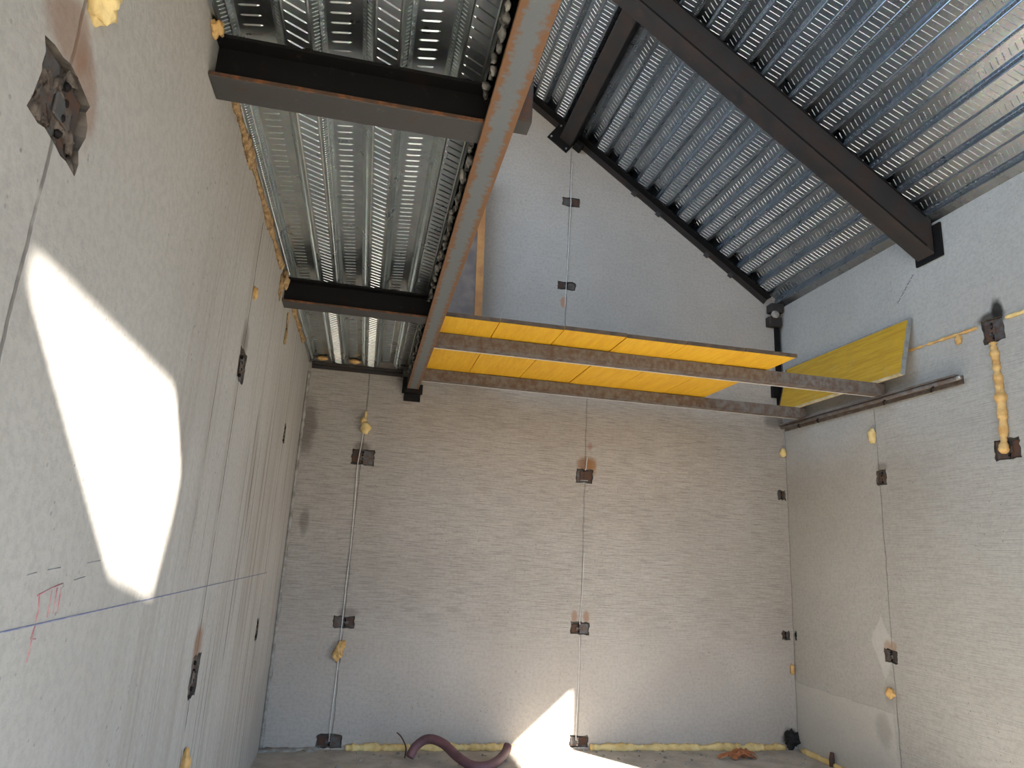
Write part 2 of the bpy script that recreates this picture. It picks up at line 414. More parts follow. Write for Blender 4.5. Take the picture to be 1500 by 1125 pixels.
# weld-plate pockets: (u, z, width, height, seed)
P_BACK = [(0.56, 2.36, 0.20, 0.14, 1), (0.545, 0.972, 0.18, 0.095, 2), (0.528, 0.062, 0.20, 0.10, 3),
          (2.61, 2.347, 0.165, 0.13, 4), (2.608, 0.985, 0.175, 0.105, 5), (2.625, 0.062, 0.165, 0.095, 6),
          (2.37, 4.23, 0.185, 0.085, 7), (2.388, 5.155, 0.19, 0.10, 8), (4.655, 0.985, 0.085, 0.08, 9), (4.668, 2.31, 0.085, 0.095, 10)]
P_RIGHT = [(-1.315, 2.365, 0.115, 0.125, 11), (-1.27, 0.985, 0.14, 0.10, 12), (-2.475, 3.27, 0.165, 0.17, 13), (-2.472, 2.445, 0.19, 0.14, 14), (-0.045, 0.99, 0.03, 0.075, 15)]
P_LEFT = [(-4.925, 2.36, 0.20, 0.155, 21), (-2.93, 2.375, 0.17, 0.14, 22), (-2.935, 1.04, 0.15, 0.165, 23), (-1.055, 2.35, 0.10, 0.14, 24), (-1.11, 1.02, 0.10, 0.14, 25)]
DEPTH = 0.022
zr = lambda x, n=0.0: ZE + 0.71 * (W - x) + n / cT

wall_with_holes('wall_back', [(-0.2, -0.1), (W + 0.2, -0.1), (W + 0.2, zr(W + 0.2, 0.07)), (-0.2, zr(-0.2, 0.07))],
                [(ragged(*p, j=0.007), DEPTH) for p in P_BACK], [m_back, m_pocket], lambda u, z: (u, 0, z), 0.2, (0, -1, 0))
wall_with_holes('wall_right', [(YR, -0.1), (0, -0.1), (0, ZE), (YR, ZE)],
                [(ragged(*p, j=0.007), DEPTH) for p in P_RIGHT] + [([(-5.6, 0.02), (-2.77, 0.02), (-2.77, 2.585), (-5.6, 2.585)], None)],
                [m_right, m_pocket], lambda u, z: (W, u, z), 0.2, (-1, 0, 0))
wall_with_holes('wall_left', [(YR, -0.1), (0, -0.1), (0, zr(0)), (YR, zr(0))],
                [(ragged(*p, j=0.011), DEPTH) for p in P_LEFT] + [([(-5.2, 4.4), (-0.6, 4.4), (-0.6, 5.9), (-5.2, 5.9)], None)], [m_left, m_pocket], lambda u, z: (0, u, z), 0.2, (1, 0, 0))  # unseen upper opening, added and sized for cool sky light on the gable
wall_with_holes('wall_rear', [(-0.2, -0.1), (W + 0.2, -0.1), (W + 0.2, zr(W + 0.2)), (-0.2, zr(-0.2))],
                [([(0.2, 0.05), (3.0, 0.05), (3.0, 1.7), (1.9, 1.5), (1.8, 2.9), (0.2, 2.9)], None),  # unseen opening, outlined to admit sky light while its sun lands out of view
                 ([(1.98, 3.785), (2.52, 3.757), (2.834, 3.96), (2.991, 4.10), (3.054, 4.384), (3.07, 4.55), (2.908, 4.623), (2.137, 3.97), (1.98, 3.83)], None),  # unseen hole, shaped to cast the sun patch on the left wall
                 ([(0.3, 3.4), (0.8, 3.42), (2.85, 5.24), (0.3, 7.05)], None)],  # unseen gable opening, outlined so its sun lands above the deck
                [m_rear, m_pocket], lambda u, z: (u, YR, z), 0.2, (0, 1, 0))
struct(MB().box((-0.2, YR - 0.2, -0.2), (W + 0.2, 0.2, 0.0)).build('floor', m_floor))
struct(MB().box((-40, -60, -0.6), (45, 30, -0.21)).build('ground', m_ground))

def deck(name, T, s0, s1, y0, y1, b0, pitch, wb, ww, h, embs, emby, mats, slab, lip=0.005, dy=(0.46, 0.06)):
    """trapezoidal profiled sheet; T(s, y, n) to world, n up through the sheet; ribs run along y"""
    mb = MB(); prof = []
    k0 = int((s0 - b0) / pitch) - 2; k1 = int((s1 - b0) / pitch) + 2
    wt = pitch - wb - 2 * ww
    segs = []
    for k in range(k0, k1):
        b = b0 + k * pitch
        pts = [(b, 0.0), (b + lip, -0.003), (b + lip * 2, 0.0), (b + wb - lip * 2, 0.0), (b + wb - lip, -0.003), (b + wb, 0.0),
               (b + wb + ww * 0.5, h * 0.45), (b + wb + ww * 0.62, h * 0.5), (b + wb + ww, h), (b + wb + ww + wt, h), (b + wb + ww + wt + ww * 0.38, h * 0.5), (b + wb + ww + wt + ww * 0.5, h * 0.45)]
        prof += pts
        segs.append((b, b + wb, 0.0, 'b')); segs.append((b + wb, b + wb + ww, None, 'w1'))
        segs.append((b + wb + ww, b + wb + ww + wt, h, 't')); segs.append((b + wb + ww + wt, b + pitch, None, 'w2'))
    pr = [p for p in prof if s0 <= p[0] <= s1]
    pr = [(s0, pr[0][1])] + pr + [(s1, pr[-1][1])]
    n = len(pr)
    vs = [T(s, y0, d) for s, d in pr] + [T(s, y1, d) for s, d in pr]
    mb.add(vs, [(i, i + 1, n + i + 1, n + i) for i in range(n - 1)], 0)
    def emb(a, b, side, nv, hh):
        a, b, side, nv = Vector(a), Vector(b), Vector(side), Vector(nv)
        d = (b - a) * 0.10
        L1, L2, R1, R2 = a + d + side, b - d + side, a + d - side, b - d - side
        T1, T2 = a + d * 1.3 + nv * hh, b - d * 1.3 + nv * hh
        mb.add([a, b, L1, L2, R1, R2, T1, T2], [(0, 2, 6), (0, 6, 4), (2, 3, 7, 6), (4, 6, 7, 5), (1, 7, 3), (1, 5, 7)], 0)
    dn = Vector(T(0, 0, -1)) - Vector(T(0, 0, 0))
    es = Vector(T(1, 0, 0)) - Vector(T(0, 0, 0)); ey = Vector((0, 1, 0))
    for (a, b, lev, kind) in segs:
        if a < max(s0, embs[0]) or b > min(s1, embs[1]): continue
        w = b - a; y = emby[0]
        if kind == 'b':
            while y < emby[1] - 0.06:
                emb(T(a + w * 0.12, y, 0), T(b - w * 0.10, y + w * dy[0], 0), (es * dy[0] - ey).normalized() * 0.0034, dn, 0.0036); y += 0.044
        elif kind == 't':
            while y < emby[1] - 0.05:
                emb(T(a + w * 0.10, y, h), T(b - w * 0.30, y - w * dy[1] * 2, h), ey * 0.0038, dn, 0.0038); y += 0.044
        else:
            up = kind == 'w1'
            sa = es if up else -es
            while y < emby[1] - 0.04:
                za, zb = h * 0.12, h * 0.88
                f = lambda q: (a + w * q) if up else (b - w * q)
                emb(T(f(0.12), y, za), T(f(0.88), y + 0.020, zb), ey * 0.0032, sa * 0.9 + dn * 0.4, 0.0036); y += 0.0165
    if slab:
        mb.box((s0, y0, slab[0]), (s1, y1, slab[1]), 1, lambda s, y, z: T(s, y, z))
    return mb.build(name, mats)

# floor deck over the left-hand strip (ribs run towards the back wall), concrete topping above it
ZD = 3.178
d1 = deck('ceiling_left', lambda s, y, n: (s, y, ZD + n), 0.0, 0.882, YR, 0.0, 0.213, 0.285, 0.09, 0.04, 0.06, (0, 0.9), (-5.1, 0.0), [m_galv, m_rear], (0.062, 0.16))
struct(d1)
# sloped roof deck: s is the distance up the slope from the eave
ax = Vector((-cT, 0, sT)); an = Vector((sT, 0, cT)); o0 = Vector((W, 0, ZE))
TR = lambda s, y, n: tuple(o0 + ax * s + an * n + Vector((0, y, 0)))
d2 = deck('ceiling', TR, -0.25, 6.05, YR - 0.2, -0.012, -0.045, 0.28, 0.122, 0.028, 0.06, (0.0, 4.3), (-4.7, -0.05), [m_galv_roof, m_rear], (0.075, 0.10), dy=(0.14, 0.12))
struct(d2)
# lap seams of the roof sheets: folded edges hanging a few millimetres below the low flanges
for s in (0.80, 2.20):
    pass

# ------------------------------------------------------------------ steelwork
def ibeam_x(mb, x0, x1, yc, z0, z1, bw, tf=0.012, tw=0.012, mi_f=0, mi_w=0):
    mb.box((x0, yc - bw / 2, z0), (x1, yc + bw / 2, z0 + tf), mi_f)
    mb.box((x0, yc - bw / 2, z1 - tf), (x1, yc + bw / 2, z1), mi_w)
    mb.box((x0, yc - tw / 2, z0 + tf), (x1, yc + tw / 2, z1 - tf), mi_w)

def cross_beam(yc, label):
    r = thing('cross_beam', (0.0, yc, 3.0), label, 'steel beam', 'black cross beams under the floor deck')
    f = MB().box((0.002, yc - 0.062, 3.0155), (0.93, yc + 0.062, 3.028))
    f.build('bottom_flange', m_flange, r, bevel=0.003)
    MB().box((0.002, yc - 0.0655, 3.018), (0.884, yc - 0.0625, 3.030)).build('rust_edge', m_rustline, r)
    w = MB().box((0.002, yc - 0.006, 3.0285), (0.93, yc + 0.006, 3.164)); w.build('web', m_blacksteel, r)
    t = MB().box((0.002, yc - 0.062, 3.164), (0.88, yc + 0.062, 3.1765)); t.build('top_flange', m_blacksteel, r)
    return r
cross_beam(-4.088, 'black steel cross beam nearest the viewer, under the left floor deck')
cross_beam(-1.985, 'smaller-looking black steel cross beam nearer the back wall, under the left deck')

mbm = thing('main_beam', (0.9375, 0, 3.0), 'long rusty grey steel beam running along the floor deck edge to the back wall', 'steel beam')
MB().box((0.885, YR + 0.02, 3.0), (0.990, -0.03, 3.014)).build('bottom_flange', m_mainflange, mbm, bevel=0.003)
MB().box((0.931, YR + 0.02, 3.014), (0.944, -0.03, 3.27)).build('web', m_blacksteel, mbm)
MB().box((0.89, YR + 0.02, 3.27), (0.985, -0.03, 3.285)).build('top_flange', m_blacksteel, mbm)
e = MB().box((0.865, -0.10, 2.965), (1.015, -0.002, 2.998)); e.box((0.865, -0.016, 2.90), (1.015, -0.002, 2.965))
e.box((0.845, -0.03, 2.97), (0.884, -0.002, 3.12)); e.box((0.992, -0.03, 2.97), (1.03, -0.002, 3.06))
e.build('seat_bracket', m_blacksteel, mbm)
dr = MB(); r = random.Random(3); y = -5.3
while y < -0.1:
    L = r.uniform(0.025, 0.06)
    dr.blob((r.uniform(0.884, 0.90), y, 3.160 + r.uniform(-0.012, 0.012)), (r.uniform(0.008, 0.018), L * 0.5, r.uniform(0.012, 0.026)), seed=y, amp=0.7, nu=8, nv=6, mi=0)
    y += L * r.uniform(0.9, 1.5)
dp = dr.build('mortar_drips', m_drip, mbm); dp['kind'] = 'stuff'

st = thing('beam_stub', (1.02, -4.1, 3.05), 'short brown steel stub hanging on the right side of the long rusty beam', 'steel bracket')
MB().box((0.992, -4.15, 3.062), (1.05, -4.138, 3.42)).build('plate', m_plate_b, st)
MB().box((0.992, -4.138, 3.062), (1.056, -4.06, 3.072)).build('foot_plate', m_flange, st)
MB().box((1.046, -4.138, 3.072), (1.056, -4.06, 3.42)).build('side_plate', m_rafter, st)

# roof rafter, square to the gable, and the purlin that frames into it
def slope_box(mb, s0, s1, y0, y1, n0, n1, mi=0):
    mb.box((s0, y0, n0), (s1, y1, n1), mi, lambda s, y, n: TR(s, y, n))
rf = thing('roof_rafter', (W, -2.05, 4.1), 'dark brown steel rafter crossing under the sloped roof to the right wall', 'steel beam')
b = MB(); b.box((0, -2.085, -0.235), (5.7, -1.915, -0.002), 0, lambda s, y, n: TR(s if s > 1 else (0.025 + n * sT) / cT, y, n)); b.build('rafter_body', m_rafter, rf, bevel=0.006)
b = MB(); slope_box(b, -0.05, 5.7, -2.091, -2.0855, -0.235, -0.221); slope_box(b, 0.08, 5.7, -2.091, -2.0855, -0.018, -0.004); b.build('flange_edges', m_blacksteel, rf)
b = MB().box((W - 0.02, -2.15, 3.975), (W - 0.002, -1.885, 4.25)); b.build('end_plate', m_blacksteel, rf, bevel=0.003)
pu = thing('roof_purlin', TR(2.88, -0.2, -0.1), 'dark steel purlin bolted to the top of the gable wall', 'steel beam')
b = MB(); slope_box(b, 2.81, 2.96, -1.91, -0.02, -0.15, -0.002); b.build('purlin_body', m_rafter, pu, bevel=0.004)
b = MB(); slope_box(b, 2.80, 2.81, -1.91, -0.02, -0.15, -0.002); b.build('side_flange', m_blacksteel, pu)
b = MB(); slope_box(b, 2.80, 3.06, -0.018, -0.002, -0.235, 0.0); pl_ = b.build('end_plate', m_blacksteel, pu, bevel=0.003)
b = MB(); slope_box(b, 2.70, 2.79, -0.10, -0.003, -0.14, -0.07); b.build('cleat', m_blacksteel, pu, bevel=0.006)
for (s, n) in ((2.83, -0.205), (3.03, -0.205), (3.03, -0.03)):
    b = MB(); c0 = Vector(TR(s, -0.018, n)); b.tube([c0, c0 + Vector((0, -0.012, 0))], 0.011, 6, smooth=False); b.build('bolt', m_bolt, pu)

ga = thing('gable_angle', TR(0.1, -0.02, 0), 'dark steel angle along the gable slope carrying the roof sheet ends', 'steel angle')
b = MB(); slope_box(b, 0.17, 5.75, -0.012, -0.001, -0.075, -0.014); b.build('wall_leg', m_rafter, ga)
b = MB(); slope_box(b, 0.17, 5.75, -0.095, -0.001, -0.014, -0.004); b.build('shelf_leg', m_blacksteel, ga)
b = MB(); slope_box(b, 0.17, 5.75, -0.011, -0.001, -0.003, 0.066); b.build('rib_end_shade', m_nearblack, ga)  # dark strip added to stand in for shade in the open rib ends
r = random.Random(5)
for s in (0.62, 0.95, 1.62, 1.95):
    b = MB(); slope_box(b, s, s + r.uniform(0.03, 0.06), -0.03, -0.0125, -0.105, -0.06); b.build('tack_plate', m_flange, ga)

# two old beams carrying the yellow panels, left ends on the lower flange of the main beam
def old_beam(x0, x1, yc, z0, z1, label):
    r = thing('support_beam', ((x0 + x1) / 2, yc, z0), label, 'steel beam', 'old grey beams under the yellow panels')
    b = MB(); b.box((x0, yc - 0.045, z0 + 0.012), (x1, yc + 0.045, z1)); b.build('beam_body', m_oldbeam, r, bevel=0.004)
    b = MB(); b.box((x0, yc - 0.048, z0), (x1, yc + 0.036, z0 + 0.0115)); b.build('bottom_flange', m_oldbeam, r)
    b = MB(); b.box((x0, yc + 0.0365, z0 - 0.001), (x1, yc + 0.050, z0 + 0.0115)); b.build('pale_back_edge', m_oldlip, r)  # thin pale strip along the lower back edge
    return r
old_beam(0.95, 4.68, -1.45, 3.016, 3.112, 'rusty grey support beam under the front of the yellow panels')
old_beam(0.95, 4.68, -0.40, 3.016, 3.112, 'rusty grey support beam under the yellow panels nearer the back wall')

xs = [0.95, 1.389, 1.844, 2.30, 2.755, 3.21, 3.63]
names = ['leftmost yellow shuttering panel of the row, against the long rusty beam', 'second yellow shuttering panel from the long rusty beam',
         'third yellow shuttering panel from the long rusty beam', 'fourth yellow shuttering panel from the long rusty beam',
         'fifth yellow shuttering panel from the long rusty beam', 'rightmost yellow shuttering panel lying flat on the two beams']
for i in range(6):
    x0, x1 = xs[i] + 0.003, xs[i + 1] - 0.003
    dz = 0.002 * ((i * 7) % 3)
    r = thing('shuttering_panel', ((x0 + x1) / 2, -1.0, 3.113), names[i], 'formwork panel', 'yellow panels laid on the beams')
    b = MB().box((x0, -1.853, 3.114 + dz), (x1, -0.2, 3.137 + dz)); b.m[1] = 1; b.build('board', [m_yel, m_dust], r, bevel=0.002)
    b = MB().box((x0, -1.864, 3.113 + dz), (x1, -1.8535, 3.139 + dz)); b.build('edge_strip', m_yedge, r)

# yellow panel leaning on the right wall, standing on the beam ends
lp = thing('shuttering_panel', (4.62, -0.96, 3.113), 'worn yellow shuttering panel leaning on its edge against the right wall', 'formwork panel', 'yellow panel leaning on the right wall')
tv = Vector((0.115, 0, 0.475)).normalized(); nv = Vector((-tv.z, 0, tv.x)); ob = Vector((4.580, 0, 3.114))
TL = lambda a, y, n: tuple(ob + tv * a + nv * n + Vector((0, y, 0)))
MB().box((0.012, -1.775, -0.025), (0.475, -0.145, 0.0), 0, TL).build('board', m_yel_w, lp)
MB().box((0.475, -1.79, -0.027), (0.488, -0.13, 0.002), 0, TL).build('edge_strip', m_gedge, lp)
MB().box((0.0, -1.79, -0.027), (0.475, -1.775, 0.002), 0, TL).build('edge_strip', m_gedge, lp)
MB().box((0.0, -1.775, -0.027), (0.012, -0.13, 0.002), 0, TL).build('edge_strip', m_pale, lp)
MB().box((0.012, -0.145, -0.027), (0.475, -0.13, 0.002), 0, TL).build('edge_strip', m_yedge, lp)

# ledger angle on the right wall
lg = thing('ledger_angle', (W, -1.1, 2.98), 'grey steel ledger angle fixed along the right wall under the beam ends', 'steel angle')
b = MB().box((W - 0.085, -2.20, 3.003), (W - 0.001, -0.03, 3.0145)); b.build('shelf_leg', m_oldbeam, lg)
b = MB().box((W - 0.012, -2.20, 2.955), (W - 0.001, -0.03, 3.003)); b.build('wall_leg', m_oldbeam, lg)
b = MB().tube([(W - 0.06, -2.185, 2.985), (W - 0.06, -0.05, 2.985)], 0.017, 8); b.build('rod', m_oldbeam, lg)
b = MB().tube([(W - 0.06, -2.235, 2.988), (W - 0.06, -2.186, 2.986)], 0.0165, 10); b.build('rod_tip', m_bright, lg)
for (yy, q) in ((-1.96, 0), (-1.47, 0), (-0.62, 0), (-0.33, 0)):
    b = MB().tube([(W - 0.01, yy + 0.05, 2.955), (W - 0.09, yy - 0.03, 2.950), (W - 0.12, yy - 0.09, 2.952)], 0.006, 6); b.build('fixing_pin', m_blacksteel, lg)

# formwork board with a timber edge standing on the panels behind the main beam
bd = thing('formwork_board', (1.2, -0.25, 3.14), 'brown formwork board with orange timber edge standing upright on the yellow panels', 'board')
shx = lambda a, y, n: (a - 0.02 * (n - 3.14), y + 0.06 * (n - 3.14), n)
MB().box((0.97, -0.295, 3.142), (1.435, -0.275, 5.25), 0, shx).build('board_face', m_ply, bd)
MB().box((1.436, -0.315, 3.142), (1.505, -0.27, 5.25), 0, shx).build('timber_edge', m_timber, bd)

# ------------------------------------------------------------------ weld plates in their pockets
def map_back(u, z, n): return (u, DEPTH - n, z)
def map_left(u, z, n): return (-DEPTH + n, u, z)
def map_right(u, z, n): return (W + DEPTH - n, u, z)
def weld_plate(mp, p, label, group, style=0, mirror=False):
    u, z, w, h, seed = p
    r = random.Random(seed * 11)
    o = thing('weld_plate', mp(u, z, 0.0), label, 'weld plate', group)
    w2, h2 = w / 2 - 0.009, h / 2 - 0.007
    T = lambda a, b, n: mp(u + a, z + b, n)
    split = r.uniform(-0.15, 0.15) * w2
    k = 1 if not mirror else -1
    a0, a1 = sorted((-k * w2, split - k * 0.004)); b0, b1 = sorted((split + k * 0.004, k * w2))
    MB().box((a0, -h2 * r.uniform(0.6, 0.95), 0.001), (a1, h2 * r.uniform(0.7, 0.95), 0.010), 0, T).build('plate', m_plate_b, o, bevel=0.003)
    MB().box((b0, -h2 * 0.98, 0.001), (b1, h2 * r.uniform(0.8, 0.98), 0.015), 0, T).build('plate', m_plate, o, bevel=0.003)
    if style == 0:
        MB().box((split - w2 * 0.35, -h2 * 0.4, 0.0155), (split + w2 * 0.35, h2 * 0.25, 0.022), 0, T).build('strap', m_plate, o, bevel=0.003)
    elif style == 1:
        s = MB().box((split - w2 * 0.55, -h2 * 0.75, 0.0155), (split + w2 * 0.55, h2 * 0.75, 0.024), 0, T); s.build('strap', m_plate_b, o, bevel=0.004)
        s = MB().box((split - w2 * 0.5, -h2 * 0.8, 0.0245), (split + w2 * 0.5, -h2 * 0.68, 0.027), 0, T); s.build('bright_edge', m_bright, o)
    wd = MB()
    for i in range(4):
        wd.blob(T(split + r.uniform(-.004, .004), -h2 * 0.7 + i * h2 * 0.45, 0.018), (0.008, 0.008, 0.009), seed=seed + i, nu=8, nv=5)
    wd.build('weld_bead', m_bright if style == 2 else m_blacksteel, o)
    return o
GB, GR, GL = 'weld plates in the back wall', 'weld plates in the right wall', 'weld plates in the left wall'
lab = ['weld plate in the back wall below the yellow foam knob, on the left joint', 'weld plate in the back wall on the left joint, just above a crumbled foam lump',
       'weld plate at floor level in the back wall, left end by the white cord', 'weld plate with rust halo in middle of the back wall, bright lower edge',
       'weld plate with two rust smears above, low on the middle joint of the back wall', 'weld plate at floor level by the sunlit patch of the back wall',
       'weld plate in the upper gable just above an orange smear', 'topmost weld plate of the gable joint, below the purlin plate',
       'small dark weld plate low in the right end of the back wall', 'small weld plate in the back wall corner below the beam ends']
for i, p in enumerate(P_BACK):
    weld_plate(map_back, p, lab[i], GB, 1 if i == 3 else (2 if i in (5, 7) else 0), mirror=(i % 2 == 1))
lab = ['weld plate in the right wall below the ledger and half-moon foam', 'weld plate low in the right wall beside a pale torn flake',
       'sooty weld plate at the crossing of the right wall foam seams', 'weld plate in the right wall at the foot of the upright foam bead', 'sliver of weld plate in the right wall beside the back corner']
for i, p in enumerate(P_RIGHT): weld_plate(map_right, p, lab[i], GR, 0, i % 2 == 0)
lab = ['large broken-out rusty weld plate at upper left of the left wall', 'weld plate in the left wall seen edge-on below the small foam dab', 'rust-streaked weld plate low on the left wall joint',
       'upper sliver of weld plate in the left wall near the back corner', 'lower sliver of weld plate in the left wall near the back corner']
for i, p in enumerate(P_LEFT):
    o = weld_plate(map_left, p, lab[i], GL, 0, i % 2 == 0)
    if i == 0: big_plate = o
# broken mortar in the large pocket
b = MB()
for i in range(22):
    b.blob((-0.010, -4.925 + rnd.uniform(-0.10, 0.10), 2.36 + rnd.uniform(-0.08, 0.08)), (0.008, rnd.uniform(0.008, 0.022), rnd.uniform(0.008, 0.03)), seed=i + 60, amp=1.3, freq=2.6, nu=10, nv=7)
bp = b.build('broken_mortar', m_brokem, big_plate); bp['kind'] = 'stuff'
# sooty lump in the bottom right corner of the back wall
b = MB(); b.blob((4.66, -0.02, 0.085), (0.07, 0.03, 0.06), 31, 1.3, 2.4, 20, 14)
tag(b.build('corner_anchor', m_nearblack, origin=(4.66, 0, 0.03)), 'sooty black anchor lump in the floor corner of back and right walls', 'anchor')

# right-hand back corner: bracket, post and lower clip
cb = thing('corner_bracket', (4.65, -0.05, 4.1), 'rusty box bracket under the eave in the right back corner', 'steel bracket')
MB().box((4.575, -0.11, 4.21), (4.715, -0.003, 4.30)).build('upper_box', m_rafter, cb, bevel=0.006)
MB().box((4.56, -0.09, 4.06), (4.70, -0.003, 4.16)).build('lower_box', m_rafter, cb, bevel=0.006)
MB().blob((4.625, -0.09, 4.185), (0.05, 0.03, 0.045), 12, 0.5).build('cement_lump', m_mortar, cb)
cp = thing('corner_post', (4.68, -0.02, 3.1), 'thin dark steel strip running down the right back corner', 'steel strip')
MB().box((4.655, -0.035, 3.12), (4.705, -0.003, 4.058)).build('strip', m_blacksteel, cp)
MB().box((4.59, -0.05, 3.30), (4.654, -0.003, 3.42)).build('clip', m_blacksteel, cp, bevel=0.004)

# dark seat under the ribs of the floor deck on the back wall
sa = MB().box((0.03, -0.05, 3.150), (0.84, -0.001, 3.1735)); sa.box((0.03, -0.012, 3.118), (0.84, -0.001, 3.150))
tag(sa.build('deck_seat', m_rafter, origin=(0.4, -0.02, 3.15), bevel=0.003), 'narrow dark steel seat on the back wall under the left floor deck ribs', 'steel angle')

# ------------------------------------------------------------------ foam
def foam(label, blobs, origin, mat=m_foam, group=None, name='foam_lump', extra=None):
    b = MB()
    for i, (c, rad, am) in enumerate(blobs): b.blob(c, rad, seed=origin[0] * 5 + origin[2] * 3 + i * 2.3, amp=am, freq=2.0, nu=18, nv=12)
    return tag(b.build(name, mat, origin=origin), label, 'foam', group)
foam('shiny yellow foam knob squeezed from the left joint of the back wall', [((0.555, -0.03, 2.615), (0.045, 0.04, 0.055), .3), ((0.53, -0.02, 2.68), (0.028, 0.025, 0.035), .4), ((0.545, -0.012, 2.74), (0.012, 0.012, 0.035), .3)], (0.55, 0, 2.65), m_foam_p)
foam('crumbled tan foam lump low on the left joint of the back wall', [((0.54, -0.025, 0.77), (0.03, 0.03, 0.06), .7), ((0.52, -0.02, 0.72), (0.035, 0.03, 0.045), .8), ((0.56, -0.015, 0.80), (0.02, 0.02, 0.03), .7)], (0.53, 0, 0.75))
foam('pale foam knob in the right back corner below the ledger', [((4.69, -0.025, 2.735), (0.032, 0.03, 0.045), .3)], (4.69, 0, 2.73), m_foam_p)
foam('small foam dab low in the right back corner', [((4.70, -0.012, 0.69), (0.02, 0.02, 0.045), .6)], (4.70, 0, 0.69))
foam('half-moon of foam on the right wall joint under the ledger', [((W - 0.02, -1.265, 2.72), (0.03, 0.032, 0.068), .35)], (W, -1.27, 2.72), m_foam_p)
foam('small foam dab low on the right wall below the pale flake', [((W - 0.01, -1.245, 0.712), (0.02, 0.04, 0.038), .7)], (W, -1.25, 0.71))
foam('foam tab hanging from the horizontal foam seam on the right wall', [((W - 0.012, -2.20, 3.285), (0.018, 0.028, 0.035), .5)], (W, -2.2, 3.29))
foam('foam lump at the top left edge of the left wall', [((0.01, -4.90, 2.625), (0.03, 0.045, 0.05), .5)], (0, -4.9, 2.62), m_foam_p)
foam('small foam dab on the left wall joint below the far cross beam', [((0.006, -2.92, 2.74), (0.014, 0.022, 0.03), .6)], (0, -2.92, 2.74))
foam('foam dab low on the left wall joint at the picture bottom', [((0.01, -2.905, 0.70), (0.02, 0.03, 0.05), .5)], (0, -2.9, 0.7))
foam('orange foam plug beside the near cross beam end', [((0.012, -4.19, 3.16), (0.02, 0.03, 0.022), .7)], (0.02, -4.19, 3.11))

def strip(label, pts, r0, mat, seed):
    b = MB(); q = random.Random(seed)
    for a, c in zip(pts[:-1], pts[1:]):
        a, c = Vector(a), Vector(c); n = max(2, int((c - a).length / (r0 * 0.75)))
        for i in range(n + 1):
            p = a.lerp(c, i / n); k = 0.45 + 0.95 * max(0, 0.5 + noise.noise(p * 4.5 + Vector((seed, 0, 0))))
            b.blob(p + Vector((0, 0, -r0 * 0.4 * k + q.uniform(-1, 1) * r0 * 0.2)), (r0 * 0.7 * k, r0 * q.uniform(0.8, 1.3), r0 * k * q.uniform(0.8, 1.3)), seed=q.random() * 50, amp=0.6, freq=2.2, nu=10, nv=7)
    return tag(b.build('foam_strip', mat, origin=pts[0]), label, 'foam')
def bead(label, pts, r0, mat, seed, name='foam_bead', lump=0.35, step=0.012):
    P = []; R = []
    for a, c in zip(pts[:-1], pts[1:]):
        a, c = Vector(a), Vector(c); n = max(2, int((c - a).length / step))
        for i in range(n):
            p = a.lerp(c, i / n)
            P.append(p + Vector((noise.noise(p * 9 + Vector((seed, 0, 0))), noise.noise(p * 9 + Vector((0, seed, 5))), noise.noise(p * 9 + Vector((9, 0, seed))))) * r0 * 0.16)
            R.append(r0 * (1 + lump * (noise.noise(p * 22 + Vector((seed, 3, 1))) * 1.3 + 0.9 * noise.noise(p * 75 + Vector((seed, 3, 1))))))
    R[0] *= 0.5; R[-1] *= 0.5
    b = MB().tube(P, R, 10)
    return tag(b.build(name, mat, origin=pts[0]), label, 'foam')
bead('yellow foam bead along the foot of the back wall, left of the hose', [(0.66, -0.02, 0.018), (1.19, -0.02, 0.018)], 0.030, m_foam_p, 1)
bead('yellow foam bead along the foot of the back wall, between hose and sunlit weld plate', [(1.24, -0.02, 0.018), (2.53, -0.02, 0.020)], 0.030, m_foam_p, 2)
bead('yellow foam bead along the foot of the back wall, right half', [(2.72, -0.02, 0.018), (4.60, -0.02, 0.018)], 0.032, m_foam_p, 3)
bead('yellow foam bead along the foot of the right wall', [(W - 0.02, -0.09, 0.012), (W - 0.02, -1.6, 0.012)], 0.024, m_foam_p, 4)
bead('upright tan foam bead between two weld plates on the right wall', [(W - 0.012, -2.475, 3.185), (W - 0.012, -2.485, 2.80), (W - 0.016, -2.485, 2.74), (W - 0.022, -2.48, 2.53), (W - 0.036, -2.475, 2.40)], 0.028, m_foam, 5, lump=0.45)
bead('thin foam seam running level on the right wall from the leaning panel', [(W - 0.004, -1.70, 3.335), (W - 0.004, -2.37, 3.325)], 0.010, m_foam, 6, lump=0.6)
bead('short level foam seam on the right wall past the sooty weld plate', [(W - 0.004, -2.58, 3.325), (W - 0.004, -2.95, 3.325)], 0.014, m_foam_p, 7)
strip('ragged foam strip on the left wall top between the cross beams', [(0.006, -3.98, 3.164), (0.006, -3.2, 3.164), (0.006, -2.28, 3.159)], 0.021, m_foam_b, 8)
foam('orange foam lump where the far cross beam meets the left wall', [((0.014, -2.12, 3.12), (0.022, 0.04, 0.05), .8), ((0.008, -2.19, 3.06), (0.014, 0.03, 0.06), .9)], (0.02, -2.1, 3.06), m_foam_b)
strip('foam strip on the left wall behind the far cross beam', [(0.006, -1.88, 3.159), (0.006, -1.2, 3.164), (0.006, -0.75, 3.164)], 0.021, m_foam_b, 9)
strip('foam dribble down the left wall behind the far cross beam', [(0.006, -1.74, 3.04), (0.006, -1.70, 2.97), (0.006, -1.72, 2.86)], 0.015, m_foam_b, 10)
for x, q in ((0.115, 'foam plug in the rib end nearest the left wall'), (0.40, 'foam plug in the middle rib end above the back wall')):
    foam(q, [((x, -0.05, 3.208), (0.05, 0.03, 0.022), .3)], (x, -0.05, 3.2), name='foam_plug')

